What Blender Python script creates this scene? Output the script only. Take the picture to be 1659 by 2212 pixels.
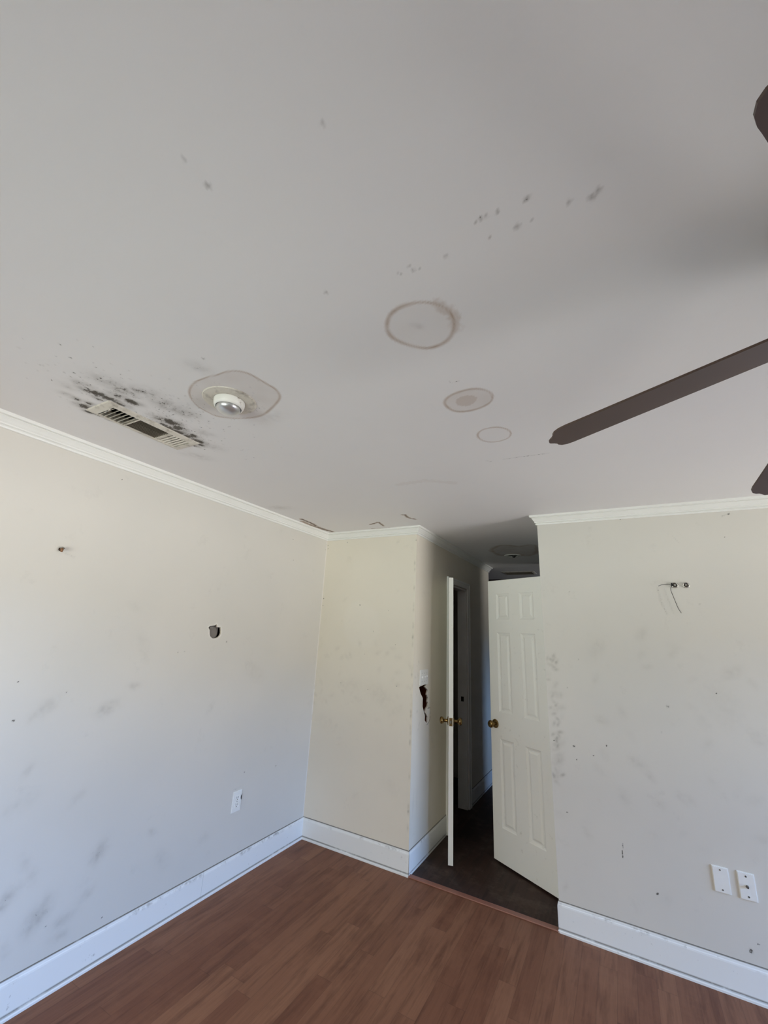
import bpy, bmesh, math, random
import numpy as np
from mathutils import Vector, Matrix, noise

# ---------------------------------------------------------------- clear
for o in list(bpy.data.objects):
    bpy.data.objects.remove(o, do_unlink=True)
SC = bpy.context.scene
COL = SC.collection
random.seed(4)
rng = np.random.default_rng(7)

# ---------------------------------------------------------------- room measures (metres)
H = 2.44            # ceiling height
XL, XA, XB, XR = -2.327, -1.404, -0.4475, 3.45   # left wall, hall left wall, hall right edge, right wall
YB, YR, YH = 3.05, -0.95, 5.281                  # back wall, rear wall, far end of the hall
YF, XF0, XF1 = 7.15, -4.2, 2.6                   # far room behind the hall

# ---------------------------------------------------------------- camera
YAW, PITCH, ROLL, FPX = -0.5163, 0.2828, 0.0497, 885.5
cam_d = bpy.data.cameras.new('camera'); cam = bpy.data.objects.new('camera', cam_d); COL.objects.link(cam)
f = Vector((math.sin(YAW)*math.cos(PITCH), math.cos(YAW)*math.cos(PITCH), math.sin(PITCH)))
r = Vector((math.cos(YAW), -math.sin(YAW), 0)); u = r.cross(f)
r2 = r*math.cos(ROLL) + u*math.sin(ROLL); u2 = -r*math.sin(ROLL) + u*math.cos(ROLL)
M = Matrix((r2, u2, -f)).transposed().to_4x4(); M.translation = Vector((0, 0, 1.5825))
cam.matrix_world = M
cam_d.sensor_fit = 'VERTICAL'; cam_d.sensor_height = 24.0; cam_d.lens = FPX/2212*24.0
cam_d.clip_start = 0.02
SC.camera = cam

# ---------------------------------------------------------------- view, world, daylight
SC.view_settings.view_transform = 'Standard'; SC.view_settings.look = 'None'
SC.view_settings.exposure = 1.66
SC.view_settings.gamma = 1.0; SC.view_settings.use_curve_mapping = False

# radiance outside, fitted to the room light: +x blue sky, -y haze over grass
SKY_X, GND_X = (2.75, 4.85, 9.20), (4.60, 4.52, 4.45)
SKY_Y, GND_Y = (2.90, 2.85, 2.50), (3.50, 3.85, 3.50)
HORIZON_BAND = (1.05, 1.12, 1.00)      # added dark band along the horizon, keeps light off the middle walls
w = bpy.data.worlds.new('daylight'); SC.world = w; w.use_nodes = True
nt = w.node_tree; nt.nodes.clear()
tc = nt.nodes.new('ShaderNodeTexCoord'); sp = nt.nodes.new('ShaderNodeSeparateXYZ')
nt.links.new(tc.outputs['Generated'], sp.inputs[0])
def wmap(sock, a, b):
    k = nt.nodes.new('ShaderNodeMapRange'); k.interpolation_type = 'SMOOTHSTEP'
    k.inputs[1].default_value = a; k.inputs[2].default_value = b; nt.links.new(sock, k.inputs[0]); return k.outputs[0]
def wmix(fac, a, b):
    k = nt.nodes.new('ShaderNodeMix'); k.data_type = 'RGBA'; nt.links.new(fac, k.inputs[0])
    for i, c in ((6, a), (7, b)):
        if isinstance(c, tuple): k.inputs[i].default_value = c+(1,)
        else: nt.links.new(c, k.inputs[i])
    return k.outputs[2]
east = wmap(sp.outputs['X'], 0.15, 0.75); up = wmap(sp.outputs['Z'], 0.09, 0.15); low = wmap(sp.outputs['Z'], -0.05, 0.0)
shade = wmap(sp.outputs['Z'], -0.62, -0.20)      # ground straight below dimmed, added to darken the ceiling near the windows
gx = wmix(shade, tuple(c*.45 for c in GND_X), GND_X); gy = wmix(shade, tuple(c*.18 for c in GND_Y), GND_Y)
colw = wmix(up, wmix(low, wmix(east, gy, gx), HORIZON_BAND), wmix(east, SKY_Y, SKY_X))
bg = nt.nodes.new('ShaderNodeBackground'); wo = nt.nodes.new('ShaderNodeOutputWorld')
nt.links.new(colw, bg.inputs[0]); nt.links.new(bg.outputs[0], wo.inputs[0])

# windows: (wall axis, fixed coordinate, lo, hi, z0, z1) ; openings light the room through portals
WIN_REAR = (-1.75, -0.45, 0.60, 2.05)       # x0,x1,z0,z1 in the rear wall
WIN_RIGHT = (1.35, 2.90, 0.08, 2.10)        # y0,y1,z0,z1 in the right wall
WIN_FAR = (5.42, 6.34, 1.25, 2.2)            # y0,y1,z0,z1 in the far room's right wall
def portal(loc, rot, sx, sy):
    d = bpy.data.lights.new('window_daylight', 'AREA'); d.shape = 'RECTANGLE'; d.size = sx; d.size_y = sy
    d.cycles.is_portal = True
    o = bpy.data.objects.new('window_daylight', d); COL.objects.link(o); o.location = loc; o.rotation_euler = rot
x0, x1, z0, z1 = WIN_REAR;  portal(((x0+x1)/2, YR-0.13, (z0+z1)/2), (math.pi/2, 0, 0), x1-x0, z1-z0)
y0, y1, z0, z1 = WIN_RIGHT; portal((XR+0.13, (y0+y1)/2, (z0+z1)/2), (math.pi/2, 0, math.pi/2), y1-y0, z1-z0)
y0, y1, z0, z1 = WIN_FAR;   portal((XF1+0.13, (y0+y1)/2, (z0+z1)/2), (math.pi/2, 0, math.pi/2), y1-y0, z1-z0)

# ---------------------------------------------------------------- materials
def new_mat(name):
    m = bpy.data.materials.new(name); m.use_nodes = True
    n = m.node_tree; b = n.nodes['Principled BSDF']
    return m, n, b
def srgb(r_, g_, b_):
    c = [x/255.0 for x in (r_, g_, b_)]
    return tuple(x/12.92 if x <= 0.04045 else ((x+0.055)/1.055)**2.4 for x in c)+(1,)
def simple(name, col, rough=0.5, metal=0.0, noise_amt=0.0, nscale=20, bump=0.0):
    m, n, b = new_mat(name)
    b.inputs['Roughness'].default_value = rough; b.inputs['Metallic'].default_value = metal
    t = n.nodes.new('ShaderNodeTexCoord'); nz = n.nodes.new('ShaderNodeTexNoise')
    nz.inputs['Scale'].default_value = nscale; nz.inputs['Detail'].default_value = 4
    n.links.new(t.outputs['Object'], nz.inputs['Vector'])
    mx = n.nodes.new('ShaderNodeMix'); mx.data_type = 'RGBA'
    mx.inputs[6].default_value = tuple(c*(1-noise_amt) for c in col[:3])+(1,)
    mx.inputs[7].default_value = tuple(min(1, c*(1+noise_amt)) for c in col[:3])+(1,)
    n.links.new(nz.outputs[0], mx.inputs[0]); n.links.new(mx.outputs[2], b.inputs['Base Color'])
    if bump:
        bp = n.nodes.new('ShaderNodeBump'); bp.inputs['Strength'].default_value = bump; bp.inputs['Distance'].default_value = 0.002
        n.links.new(nz.outputs[0], bp.inputs['Height']); n.links.new(bp.outputs[0], b.inputs['Normal'])
    return m
def math_node(n, op, a, b=None, clamp=False):
    k = n.nodes.new('ShaderNodeMath'); k.operation = op; k.use_clamp = clamp
    for i, v in enumerate((a, b)):
        if v is None: continue
        if isinstance(v, (int, float)): k.inputs[i].default_value = v
        else: n.links.new(v, k.inputs[i])
    return k.outputs[0]
def mix(n, fac, c1, c2, mode='MIX'):
    k = n.nodes.new('ShaderNodeMix'); k.data_type = 'RGBA'; k.blend_type = mode
    if isinstance(fac, (int, float)): k.inputs[0].default_value = fac
    else: n.links.new(fac, k.inputs[0])
    for i, c in ((6, c1), (7, c2)):
        if isinstance(c, tuple): k.inputs[i].default_value = c
        else: n.links.new(c, k.inputs[i])
    return k.outputs[2]
def noise_node(n, vec, scale, detail=3, rough=0.5):
    k = n.nodes.new('ShaderNodeTexNoise'); k.inputs['Scale'].default_value = scale
    k.inputs['Detail'].default_value = detail; k.inputs['Roughness'].default_value = rough
    n.links.new(vec, k.inputs['Vector']); return k.outputs[0]

def paint(name, base, base2, dirt=(60, 56, 46), stain=(168, 150, 134), light=(240, 236, 228), grime=0.25, rough=0.55):
    """Old wall paint: mottled colour; the mesh attribute 'marks' says where mould (R), water stains (G),
    bare plaster (B) sit; a little general scuffing comes from noise."""
    m, n, b = new_mat(name); b.inputs['Roughness'].default_value = rough
    t = n.nodes.new('ShaderNodeTexCoord').outputs['Object']
    big = noise_node(n, t, 1.1, 4)
    k = n.nodes.new('ShaderNodeMapRange'); k.inputs[1].default_value = .35; k.inputs[2].default_value = .65
    n.links.new(big, k.inputs[0]); col = mix(n, k.outputs[0], srgb(*base), srgb(*base2))
    # faint general scuffs
    sc = noise_node(n, t, 6.5, 8, 0.72)
    k2 = n.nodes.new('ShaderNodeMapRange'); k2.inputs[1].default_value = .60; k2.inputs[2].default_value = .80
    n.links.new(sc, k2.inputs[0]); col = mix(n, math_node(n, 'MULTIPLY', k2.outputs[0], grime), col, srgb(*dirt))
    at = n.nodes.new('ShaderNodeAttribute'); at.attribute_name = 'marks'
    s = n.nodes.new('ShaderNodeSeparateColor'); n.links.new(at.outputs['Color'], s.inputs[0])
    col = mix(n, math_node(n, 'MINIMUM', s.outputs[2], 1.0), col, srgb(*light))
    col = mix(n, math_node(n, 'MINIMUM', s.outputs[1], 1.0), col, srgb(*stain))
    fine = n.nodes.new('ShaderNodeMapRange'); fine.inputs[1].default_value = .32; fine.inputs[2].default_value = .68
    n.links.new(noise_node(n, t, 95, 6, 0.72), fine.inputs[0])
    spk = math_node(n, 'MULTIPLY', math_node(n, 'SUBTRACT', math_node(n, 'MULTIPLY', s.outputs[0], 1.1), fine.outputs[0]), 4.0, True)
    mid = noise_node(n, t, 30, 5, 0.65)
    haze = math_node(n, 'MULTIPLY', at.outputs['Alpha'], math_node(n, 'MULTIPLY', mid, 1.7), True)
    col = mix(n, math_node(n, 'MULTIPLY', haze, .8), col, srgb(*[int(c*1.5) for c in dirt]))
    col = mix(n, math_node(n, 'MAXIMUM', math_node(n, 'MULTIPLY', spk, 0.9), math_node(n, 'MULTIPLY', s.outputs[0], .22, True)), col, srgb(*dirt))
    n.links.new(col, b.inputs['Base Color'])
    bp = n.nodes.new('ShaderNodeBump'); bp.inputs['Strength'].default_value = 0.12; bp.inputs['Distance'].default_value = 0.0015
    n.links.new(noise_node(n, t, 90, 3), bp.inputs['Height']); n.links.new(bp.outputs[0], b.inputs['Normal'])
    return m
M_WALL = paint('wall_paint', (217, 213, 204), (211, 208, 200), grime=.12)
M_BACK = paint('wall_paint_lit_warm', (230, 223, 208), (224, 217, 202), grime=.12)  # copy of the wall paint, lighter and yellower lighting put into its colour
M_CEIL = paint('ceiling_paint', (231, 229, 228), (228, 226, 226), dirt=(56, 48, 36), stain=(176, 156, 140), grime=0.03)
M_CAVITY = simple('dark_brown_lath', srgb(150, 76, 40), 0.8, 0, .35, 14)
M_GYPSUM = simple('broken_plasterboard', srgb(196, 186, 170), 0.9, 0, .15, 60)
M_TRIM = simple('white_gloss_trim', srgb(236, 236, 231), 0.38, 0, .03, 9)
M_DARK = simple('shadow_black_metal', srgb(20, 18, 16), 0.6)
M_PLATE = simple('white_plastic_plate', srgb(236, 236, 232), 0.35, 0, .03, 60)
M_SCREW = simple('dull_screw_metal', srgb(112, 108, 100), 0.4, .8)
M_BRASS = simple('aged_brass', srgb(140, 116, 74), 0.25, 1.0, .25, 40)
M_CHROME = simple('worn_chrome', srgb(200, 198, 190), 0.25, 1.0, .1, 40)
M_GREY = simple('grey_box_cover', srgb(128, 122, 116), 0.6, 0, .1, 30)
M_BLADE = simple('dark_walnut_blade', srgb(70, 52, 44), 0.42, 0, .25, 7)
M_BRONZE = simple('dark_bronze', srgb(50, 42, 36), 0.4, .7, .1, 20)

def board_mat():
    """White baseboard with grime along its top edge and above the shoe moulding."""
    m, n, b = new_mat('white_baseboard_grimy'); b.inputs['Roughness'].default_value = 0.4
    t = n.nodes.new('ShaderNodeTexCoord').outputs['Object']
    sp_ = n.nodes.new('ShaderNodeSeparateXYZ'); n.links.new(t, sp_.inputs[0]); z = sp_.outputs[2]
    def band(z0, wd):
        return math_node(n, 'SUBTRACT', 1.0, math_node(n, 'DIVIDE', math_node(n, 'ABSOLUTE', math_node(n, 'SUBTRACT', z, z0)), wd), True)
    n1 = noise_node(n, t, 5, 6, .7); n2 = noise_node(n, t, 28, 6, .7)
    def sm(v, a_, b_):
        k = n.nodes.new('ShaderNodeMapRange'); k.inputs[1].default_value = a_; k.inputs[2].default_value = b_; n.links.new(v, k.inputs[0]); return k.outputs[0]
    top = math_node(n, 'MULTIPLY', band(0.1450, 0.0055), sm(n1, .22, .42), True)
    under = math_node(n, 'MULTIPLY', band(0.134, 0.016), math_node(n, 'MULTIPLY', sm(n1, .5, .62), sm(n2, .45, .6)), True)
    shoe = math_node(n, 'MULTIPLY', band(0.0185, 0.0065), sm(n1, .30, .48), True)
    spots = math_node(n, 'MULTIPLY', sm(n2, .64, .72), 0.5, True)
    fac = math_node(n, 'MAXIMUM', math_node(n, 'MAXIMUM', math_node(n, 'MULTIPLY', top, 1.0), math_node(n, 'MULTIPLY', under, .62)), math_node(n, 'MAXIMUM', math_node(n, 'MULTIPLY', shoe, .85), spots))
    col = mix(n, fac, srgb(234, 235, 232), srgb(84, 76, 62))
    n.links.new(col, b.inputs['Base Color']); return m
M_BOARD = board_mat()

def door_mat():
    m, n, b = new_mat('white_door_paint'); b.inputs['Roughness'].default_value = 0.4
    t = n.nodes.new('ShaderNodeTexCoord').outputs['Object']
    k = n.nodes.new('ShaderNodeMapRange'); k.inputs[1].default_value = .62; k.inputs[2].default_value = .75
    n.links.new(noise_node(n, t, 22, 6, .75), k.inputs[0])
    col = mix(n, math_node(n, 'MULTIPLY', k.outputs[0], .35), srgb(242, 241, 234), srgb(130, 120, 100))
    # grime settled in the grooves of the panel mouldings
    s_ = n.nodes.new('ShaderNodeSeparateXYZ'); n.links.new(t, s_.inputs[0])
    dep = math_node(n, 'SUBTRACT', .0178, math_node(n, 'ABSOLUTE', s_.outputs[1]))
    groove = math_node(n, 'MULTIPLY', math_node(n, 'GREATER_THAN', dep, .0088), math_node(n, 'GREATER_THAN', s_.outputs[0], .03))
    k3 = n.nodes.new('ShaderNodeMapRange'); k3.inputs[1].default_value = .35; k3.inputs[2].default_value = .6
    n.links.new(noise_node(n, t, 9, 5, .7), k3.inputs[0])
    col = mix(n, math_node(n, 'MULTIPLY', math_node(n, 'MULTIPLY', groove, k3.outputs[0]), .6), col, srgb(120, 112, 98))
    n.links.new(col, b.inputs['Base Color']); return m
M_DOOR = door_mat()

def plank_mat(name, light, mid, dark, width=0.083, length=1.05, dirt=0.0, rough=0.55):
    m, n, b = new_mat(name)
    t = n.nodes.new('ShaderNodeTexCoord').outputs['Object']
    s = n.nodes.new('ShaderNodeSeparateXYZ'); n.links.new(t, s.inputs[0])
    xr = math_node(n, 'DIVIDE', s.outputs[0], width); row = math_node(n, 'FLOOR', xr); fx = math_node(n, 'FRACT', xr)
    wn = n.nodes.new('ShaderNodeTexWhiteNoise'); wn.noise_dimensions = '1D'; n.links.new(row, wn.inputs['W'])
    yr = math_node(n, 'ADD', math_node(n, 'DIVIDE', s.outputs[1], length), math_node(n, 'MULTIPLY', wn.outputs[0], 7.3))
    pl = math_node(n, 'FLOOR', yr); fy = math_node(n, 'FRACT', yr)
    cv = n.nodes.new('ShaderNodeCombineXYZ'); n.links.new(row, cv.inputs[0]); n.links.new(pl, cv.inputs[1])
    wp = n.nodes.new('ShaderNodeTexWhiteNoise'); wp.noise_dimensions = '3D'; n.links.new(cv.outputs[0], wp.inputs['Vector'])
    # grain: noise stretched along the plank, shifted per plank
    gv = n.nodes.new('ShaderNodeCombineXYZ')
    n.links.new(math_node(n, 'MULTIPLY', s.outputs[0], 26.0), gv.inputs[0])
    n.links.new(math_node(n, 'MULTIPLY', s.outputs[1], 2.6), gv.inputs[1])
    n.links.new(math_node(n, 'MULTIPLY', wp.outputs[0], 40.0), gv.inputs[2])
    g = noise_node(n, gv.outputs[0], 1.0, 6, .62)
    gv2 = n.nodes.new('ShaderNodeCombineXYZ')
    n.links.new(math_node(n, 'MULTIPLY', s.outputs[0], 130.0), gv2.inputs[0])
    n.links.new(math_node(n, 'MULTIPLY', s.outputs[1], 5.0), gv2.inputs[1])
    n.links.new(math_node(n, 'MULTIPLY', wp.outputs[0], 40.0), gv2.inputs[2])
    g2 = noise_node(n, gv2.outputs[0], 1.0, 3, .6)
    base = mix(n, wp.outputs[0], srgb(*mid), srgb(*light))
    k = n.nodes.new('ShaderNodeMapRange'); k.inputs[1].default_value = .48; k.inputs[2].default_value = .72; n.links.new(g, k.inputs[0])
    col = mix(n, math_node(n, 'MULTIPLY', k.outputs[0], .75), base, srgb(*dark))
    col = mix(n, math_node(n, 'MULTIPLY', g2, .5), col, srgb(*dark))
    blotch = noise_node(n, t, 2.4, 5, .7); kb = n.nodes.new('ShaderNodeMapRange'); kb.inputs[1].default_value = .5; kb.inputs[2].default_value = .7
    n.links.new(blotch, kb.inputs[0]); col = mix(n, math_node(n, 'MULTIPLY', kb.outputs[0], .35), col, srgb(*light))
    # joints between planks
    ex = math_node(n, 'MINIMUM', fx, math_node(n, 'SUBTRACT', 1.0, fx)); ey = math_node(n, 'MINIMUM', fy, math_node(n, 'SUBTRACT', 1.0, fy))
    j = math_node(n, 'MAXIMUM', math_node(n, 'LESS_THAN', ex, 0.012), math_node(n, 'LESS_THAN', ey, 0.0012))
    col = mix(n, math_node(n, 'MULTIPLY', j, .30), col, srgb(50, 28, 20))
    if dirt:
        k3 = n.nodes.new('ShaderNodeMapRange'); k3.inputs[1].default_value = .5; k3.inputs[2].default_value = .68
        n.links.new(noise_node(n, t, 7, 7, .7), k3.inputs[0]); col = mix(n, math_node(n, 'MULTIPLY', k3.outputs[0], dirt), col, srgb(112, 102, 90))
    n.links.new(col, b.inputs['Base Color']); b.inputs['Roughness'].default_value = rough; b.inputs['Specular IOR Level'].default_value = .3
    bp = n.nodes.new('ShaderNodeBump'); bp.inputs['Strength'].default_value = .15; bp.inputs['Distance'].default_value = .001
    n.links.new(math_node(n, 'SUBTRACT', g2, j), bp.inputs['Height']); n.links.new(bp.outputs[0], b.inputs['Normal'])
    return m
M_FLOOR = plank_mat('red_brown_laminate', (150, 105, 78), (126, 82, 60), (82, 46, 32))
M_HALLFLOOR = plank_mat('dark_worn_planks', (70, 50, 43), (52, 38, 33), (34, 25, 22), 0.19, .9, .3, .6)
M_THRESH = simple('red_brown_threshold', srgb(140, 92, 74), .4, 0, .2, 12)

def glass_mat():
    m = bpy.data.materials.new('window_glass'); m.use_nodes = True; n = m.node_tree; n.nodes.clear()
    tr = n.nodes.new('ShaderNodeBsdfTransparent'); gl = n.nodes.new('ShaderNodeBsdfGlossy'); gl.inputs['Roughness'].default_value = .02
    fr = n.nodes.new('ShaderNodeFresnel'); fr.inputs['IOR'].default_value = 1.3
    mx = n.nodes.new('ShaderNodeMixShader'); o = n.nodes.new('ShaderNodeOutputMaterial')
    n.links.new(fr.outputs[0], mx.inputs[0]); n.links.new(tr.outputs[0], mx.inputs[1]); n.links.new(gl.outputs[0], mx.inputs[2]); n.links.new(mx.outputs[0], o.inputs[0])
    return m
M_GLASS = glass_mat()
def bulb_mat():
    m, n, b = new_mat('silvered_reflector_bulb'); b.inputs['Base Color'].default_value = srgb(205, 205, 205)
    b.inputs['Roughness'].default_value = .3; b.inputs['Metallic'].default_value = .75
    b.inputs['Coat Weight'].default_value = .6; b.inputs['Coat Roughness'].default_value = .12
    return m
M_BULB = bulb_mat()
def rust_rim():
    m, n, b = new_mat('white_rim_with_rust'); b.inputs['Roughness'].default_value = .35
    t = n.nodes.new('ShaderNodeTexCoord').outputs['Object']
    k = n.nodes.new('ShaderNodeMapRange'); k.inputs[1].default_value = .56; k.inputs[2].default_value = .66
    n.links.new(noise_node(n, t, 26, 6, .7), k.inputs[0])
    n.links.new(mix(n, math_node(n, 'MULTIPLY', k.outputs[0], .8), srgb(234, 232, 226), srgb(110, 88, 60)), b.inputs['Base Color']); return m
M_RIM = rust_rim()
def vent_mat():
    m, n, b = new_mat('mouldy_white_enamel'); b.inputs['Roughness'].default_value = .4
    t = n.nodes.new('ShaderNodeTexCoord').outputs['Object']
    k = n.nodes.new('ShaderNodeMapRange'); k.inputs[1].default_value = .5; k.inputs[2].default_value = .7
    n.links.new(noise_node(n, t, 14, 7, .75), k.inputs[0])
    n.links.new(mix(n, math_node(n, 'MULTIPLY', k.outputs[0], .65), srgb(212, 206, 194), srgb(84, 70, 54)), b.inputs['Base Color']); return m
M_VENT = vent_mat()
M_VENTD = simple('darker_vent_enamel', srgb(128, 118, 104), .5, 0, .3, 30)  # darker enamel for the middle slats and the far vent

# ---------------------------------------------------------------- mesh helpers
def link(name, me, mat=None, parent=None):
    o = bpy.data.objects.new(name, me); COL.objects.link(o)
    if mat is not None:
        for k in (mat if isinstance(mat, (list, tuple)) else [mat]): me.materials.append(k)
    if parent is not None: o.parent = parent
    return o
def tag(o, label, cat, kind=None, group=None):
    o['label'] = label; o['category'] = cat
    if kind: o['kind'] = kind
    if group: o['group'] = group
    return o
def empty(name, loc, rotz=0, label=None, cat=None, kind=None, group=None):
    o = bpy.data.objects.new(name, None); COL.objects.link(o); o.location = loc; o.rotation_euler = (0, 0, rotz)
    o.empty_display_size = .05
    return tag(o, label, cat, kind, group)
def bm_obj(name, bm, mat, parent=None, smooth=None):
    bmesh.ops.recalc_face_normals(bm, faces=bm.faces)
    me = bpy.data.meshes.new(name); bm.to_mesh(me); bm.free()
    if smooth is not None:
        for p in me.polygons: p.use_smooth = True
        me.set_sharp_from_angle(angle=math.radians(smooth))
    return link(name, me, mat, parent)
def box(bm, x0, x1, y0, y1, z0, z1, bevel=0.0, mi=0):
    vs = [bm.verts.new((x, y, z)) for x in (x0, x1) for y in (y0, y1) for z in (z0, z1)]
    q = [(0, 1, 3, 2), (4, 6, 7, 5), (0, 4, 5, 1), (2, 3, 7, 6), (0, 2, 6, 4), (1, 5, 7, 3)]
    fs = [bm.faces.new([vs[i] for i in k]) for k in q]
    for fc in fs: fc.material_index = mi
    if bevel:
        es = list({e_ for fc in fs for e_ in fc.edges})
        bmesh.ops.bevel(bm, geom=es, offset=bevel, segments=2, affect='EDGES', profile=.6)
def lathe(bm, prof, n=48, M_=None):
    """prof: list of (radius, z)."""
    rows = []
    for r_, z in prof:
        if r_ < 1e-6: rows.append([bm.verts.new((0, 0, z))])
        else: rows.append([bm.verts.new((r_*math.cos(2*math.pi*i/n), r_*math.sin(2*math.pi*i/n), z)) for i in range(n)])
    for a_, b_ in zip(rows, rows[1:]):
        if len(a_) == 1 and len(b_) == 1: continue
        for i in range(n):
            j = (i+1) % n
            if len(a_) == 1: bm.faces.new((a_[0], b_[i], b_[j]))
            elif len(b_) == 1: bm.faces.new((a_[i], a_[j], b_[0]))
            else: bm.faces.new((a_[i], a_[j], b_[j], b_[i]))
    if M_ is not None:
        for rr in rows:
            for v in rr: v.co = M_ @ v.co
def tube(bm, pts, rad, n=8):
    pts = [Vector(p) for p in pts]; rings = []
    for i, p in enumerate(pts):
        d = (pts[min(i+1, len(pts)-1)]-pts[max(i-1, 0)]).normalized()
        a_ = d.cross(Vector((0.31, .2, .93))).normalized(); b_ = d.cross(a_)
        rr = rad[i] if isinstance(rad, (list, tuple)) else rad
        rings.append([bm.verts.new(p+a_*rr*math.cos(2*math.pi*k/n)+b_*rr*math.sin(2*math.pi*k/n)) for k in range(n)])
    for A_, B_ in zip(rings, rings[1:]):
        for k in range(n): bm.faces.new((A_[k], A_[(k+1) % n], B_[(k+1) % n], B_[k]))
    bm.faces.new(rings[0]); bm.faces.new(rings[-1][::-1])

def lines(a_, b_, coarse, ranges=(), extra=()):
    """break points from a_ to b_: coarse steps, finer inside the given ranges (lo, hi, step)."""
    pts = {round(a_, 5), round(b_, 5)}
    nn = max(1, int(round((b_-a_)/coarse)))
    for i in range(nn+1):
        x = a_+(b_-a_)*i/nn
        if not any(lo < x < hi for lo, hi, _ in ranges): pts.add(round(x, 5))
    for lo, hi, st in ranges:
        k = max(1, int(round((hi-lo)/st)))
        for i in range(k+1): pts.add(round(lo+(hi-lo)*i/k, 5))
    for x in extra: pts.add(round(x, 5))
    return np.array(sorted(pts))
def inside(px, py, poly):
    res = np.zeros(px.shape, bool); n_ = len(poly)
    for i in range(n_):
        x1_, y1_ = poly[i]; x2_, y2_ = poly[(i+1) % n_]
        c = ((y1_ > py) != (y2_ > py))
        with np.errstate(divide='ignore', invalid='ignore'):
            xx = (x2_-x1_)*(py-y1_)/(y2_-y1_+1e-12)+x1_
        res ^= (c & (px < xx))
    return res
def dist_path(px, py, poly, closed=True, nearest=False):
    best = np.full(px.shape, 1e9); bx_ = np.zeros_like(px); by_ = np.zeros_like(px)
    n_ = len(poly)
    for i in range(n_ if closed else n_-1):
        x1_, y1_ = poly[i]; x2_, y2_ = poly[(i+1) % n_]
        dx, dy = x2_-x1_, y2_-y1_; L = dx*dx+dy*dy+1e-12
        t = np.clip(((px-x1_)*dx+(py-y1_)*dy)/L, 0, 1); qx, qy = x1_+t*dx, y1_+t*dy
        d = np.hypot(px-qx, py-qy); k = d < best
        best[k] = d[k]; bx_[k] = qx[k]; by_[k] = qy[k]
    return (best, bx_, by_) if nearest else best
def smooth_poly(P, it=2):
    P = [tuple(p) for p in P]
    for _ in range(it):
        Q = []
        for i in range(len(P)):
            (ax, ay), (bx_, by_) = P[i], P[(i+1) % len(P)]
            Q += [(ax*.75+bx_*.25, ay*.75+by_*.25), (ax*.25+bx_*.75, ay*.25+by_*.75)]
        P = Q
    return P

def vnoise(x, y, s, seed=0):
    """cheap smooth value noise on arrays, 0..1"""
    x = x/s; y = y/s; xi = np.floor(x).astype(int); yi = np.floor(y).astype(int); fx, fy = x-xi, y-yi
    def h(a_, b_):
        v = np.sin(a_*127.1+b_*311.7+seed*74.7)*43758.5453; return v-np.floor(v)
    fx = fx*fx*(3-2*fx); fy = fy*fy*(3-2*fy)
    return (h(xi, yi)*(1-fx)+h(xi+1, yi)*fx)*(1-fy)+(h(xi, yi+1)*(1-fx)+h(xi+1, yi+1)*fx)*fy

class Marks:
    """wear and a few cast shadows painted on a sheet: R mould or dirt, G water stain, B bare light plaster, alpha soft grime."""
    def __init__(s, U, V): s.U, s.V = U, V; s.c = np.zeros((4,)+U.shape)
    def put(s, ch, v): s.c[ch] = np.maximum(s.c[ch], v)
    def dots(s, L, k=1.15, ch=0):
        for d in L:
            rad = d[2]; m = (abs(s.U-d[0]) < rad*2.2) & (abs(s.V-d[1]) < rad*2.2)
            if not m.any(): continue
            dd = np.hypot(s.U[m]-d[0], s.V[m]-d[1])+ (vnoise(s.U[m], s.V[m], .006)-.5)*rad*.8
            val = np.clip((rad*1.25-dd)/(rad*.75), 0, 1)*k
            s.c[ch][m] = np.maximum(s.c[ch][m], val)
    def smudges(s, L, k=1.0, ang=None, stretch=1.6, ch=3):
        for i, d in enumerate(L):
            a_ = (math.sin(i*12.9)*1.2) if ang is None else ang
            m = (abs(s.U-d[0]) < d[2]*4) & (abs(s.V-d[1]) < d[2]*4)
            if not m.any(): continue
            du, dv = s.U[m]-d[0], s.V[m]-d[1]
            p, q_ = du*math.cos(a_)+dv*math.sin(a_), -du*math.sin(a_)+dv*math.cos(a_)
            g = np.exp(-((p/stretch)**2+(q_*1.15)**2)/(d[2]**2*.8))
            g *= .45+1.1*vnoise(s.U[m], s.V[m], .018, i)
            s.c[ch][m] = np.maximum(s.c[ch][m], g*d[3]*k)
    def ring(s, P, wd, edge, fill, ch=1, vary=.5, seed=0):
        P = smooth_poly(P, 2); d = dist_path(s.U, s.V, P); ins = inside(s.U, s.V, P)
        dd = np.where(ins, d, -d)
        ww = wd*(1-vary+2*vary*vnoise(s.U, s.V, .09, seed))
        line = np.clip(1-abs(dd-ww*.3)/ww, 0, 1)**.8*edge*(.7+.5*vnoise(s.U, s.V, .03, seed+3))
        s.put(ch, np.maximum(line, np.where(ins, fill*(.75+.5*vnoise(s.U, s.V, .05, seed+9)), 0)*np.clip(dd/.006, 0, 1)))
    def stroke(s, P, wd, k, ch=0):
        d = dist_path(s.U, s.V, P, closed=False)+(vnoise(s.U, s.V, .01)-.5)*wd*.8
        s.put(ch, np.clip((wd-d)/(wd*.6), 0, 1)*k)

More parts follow.
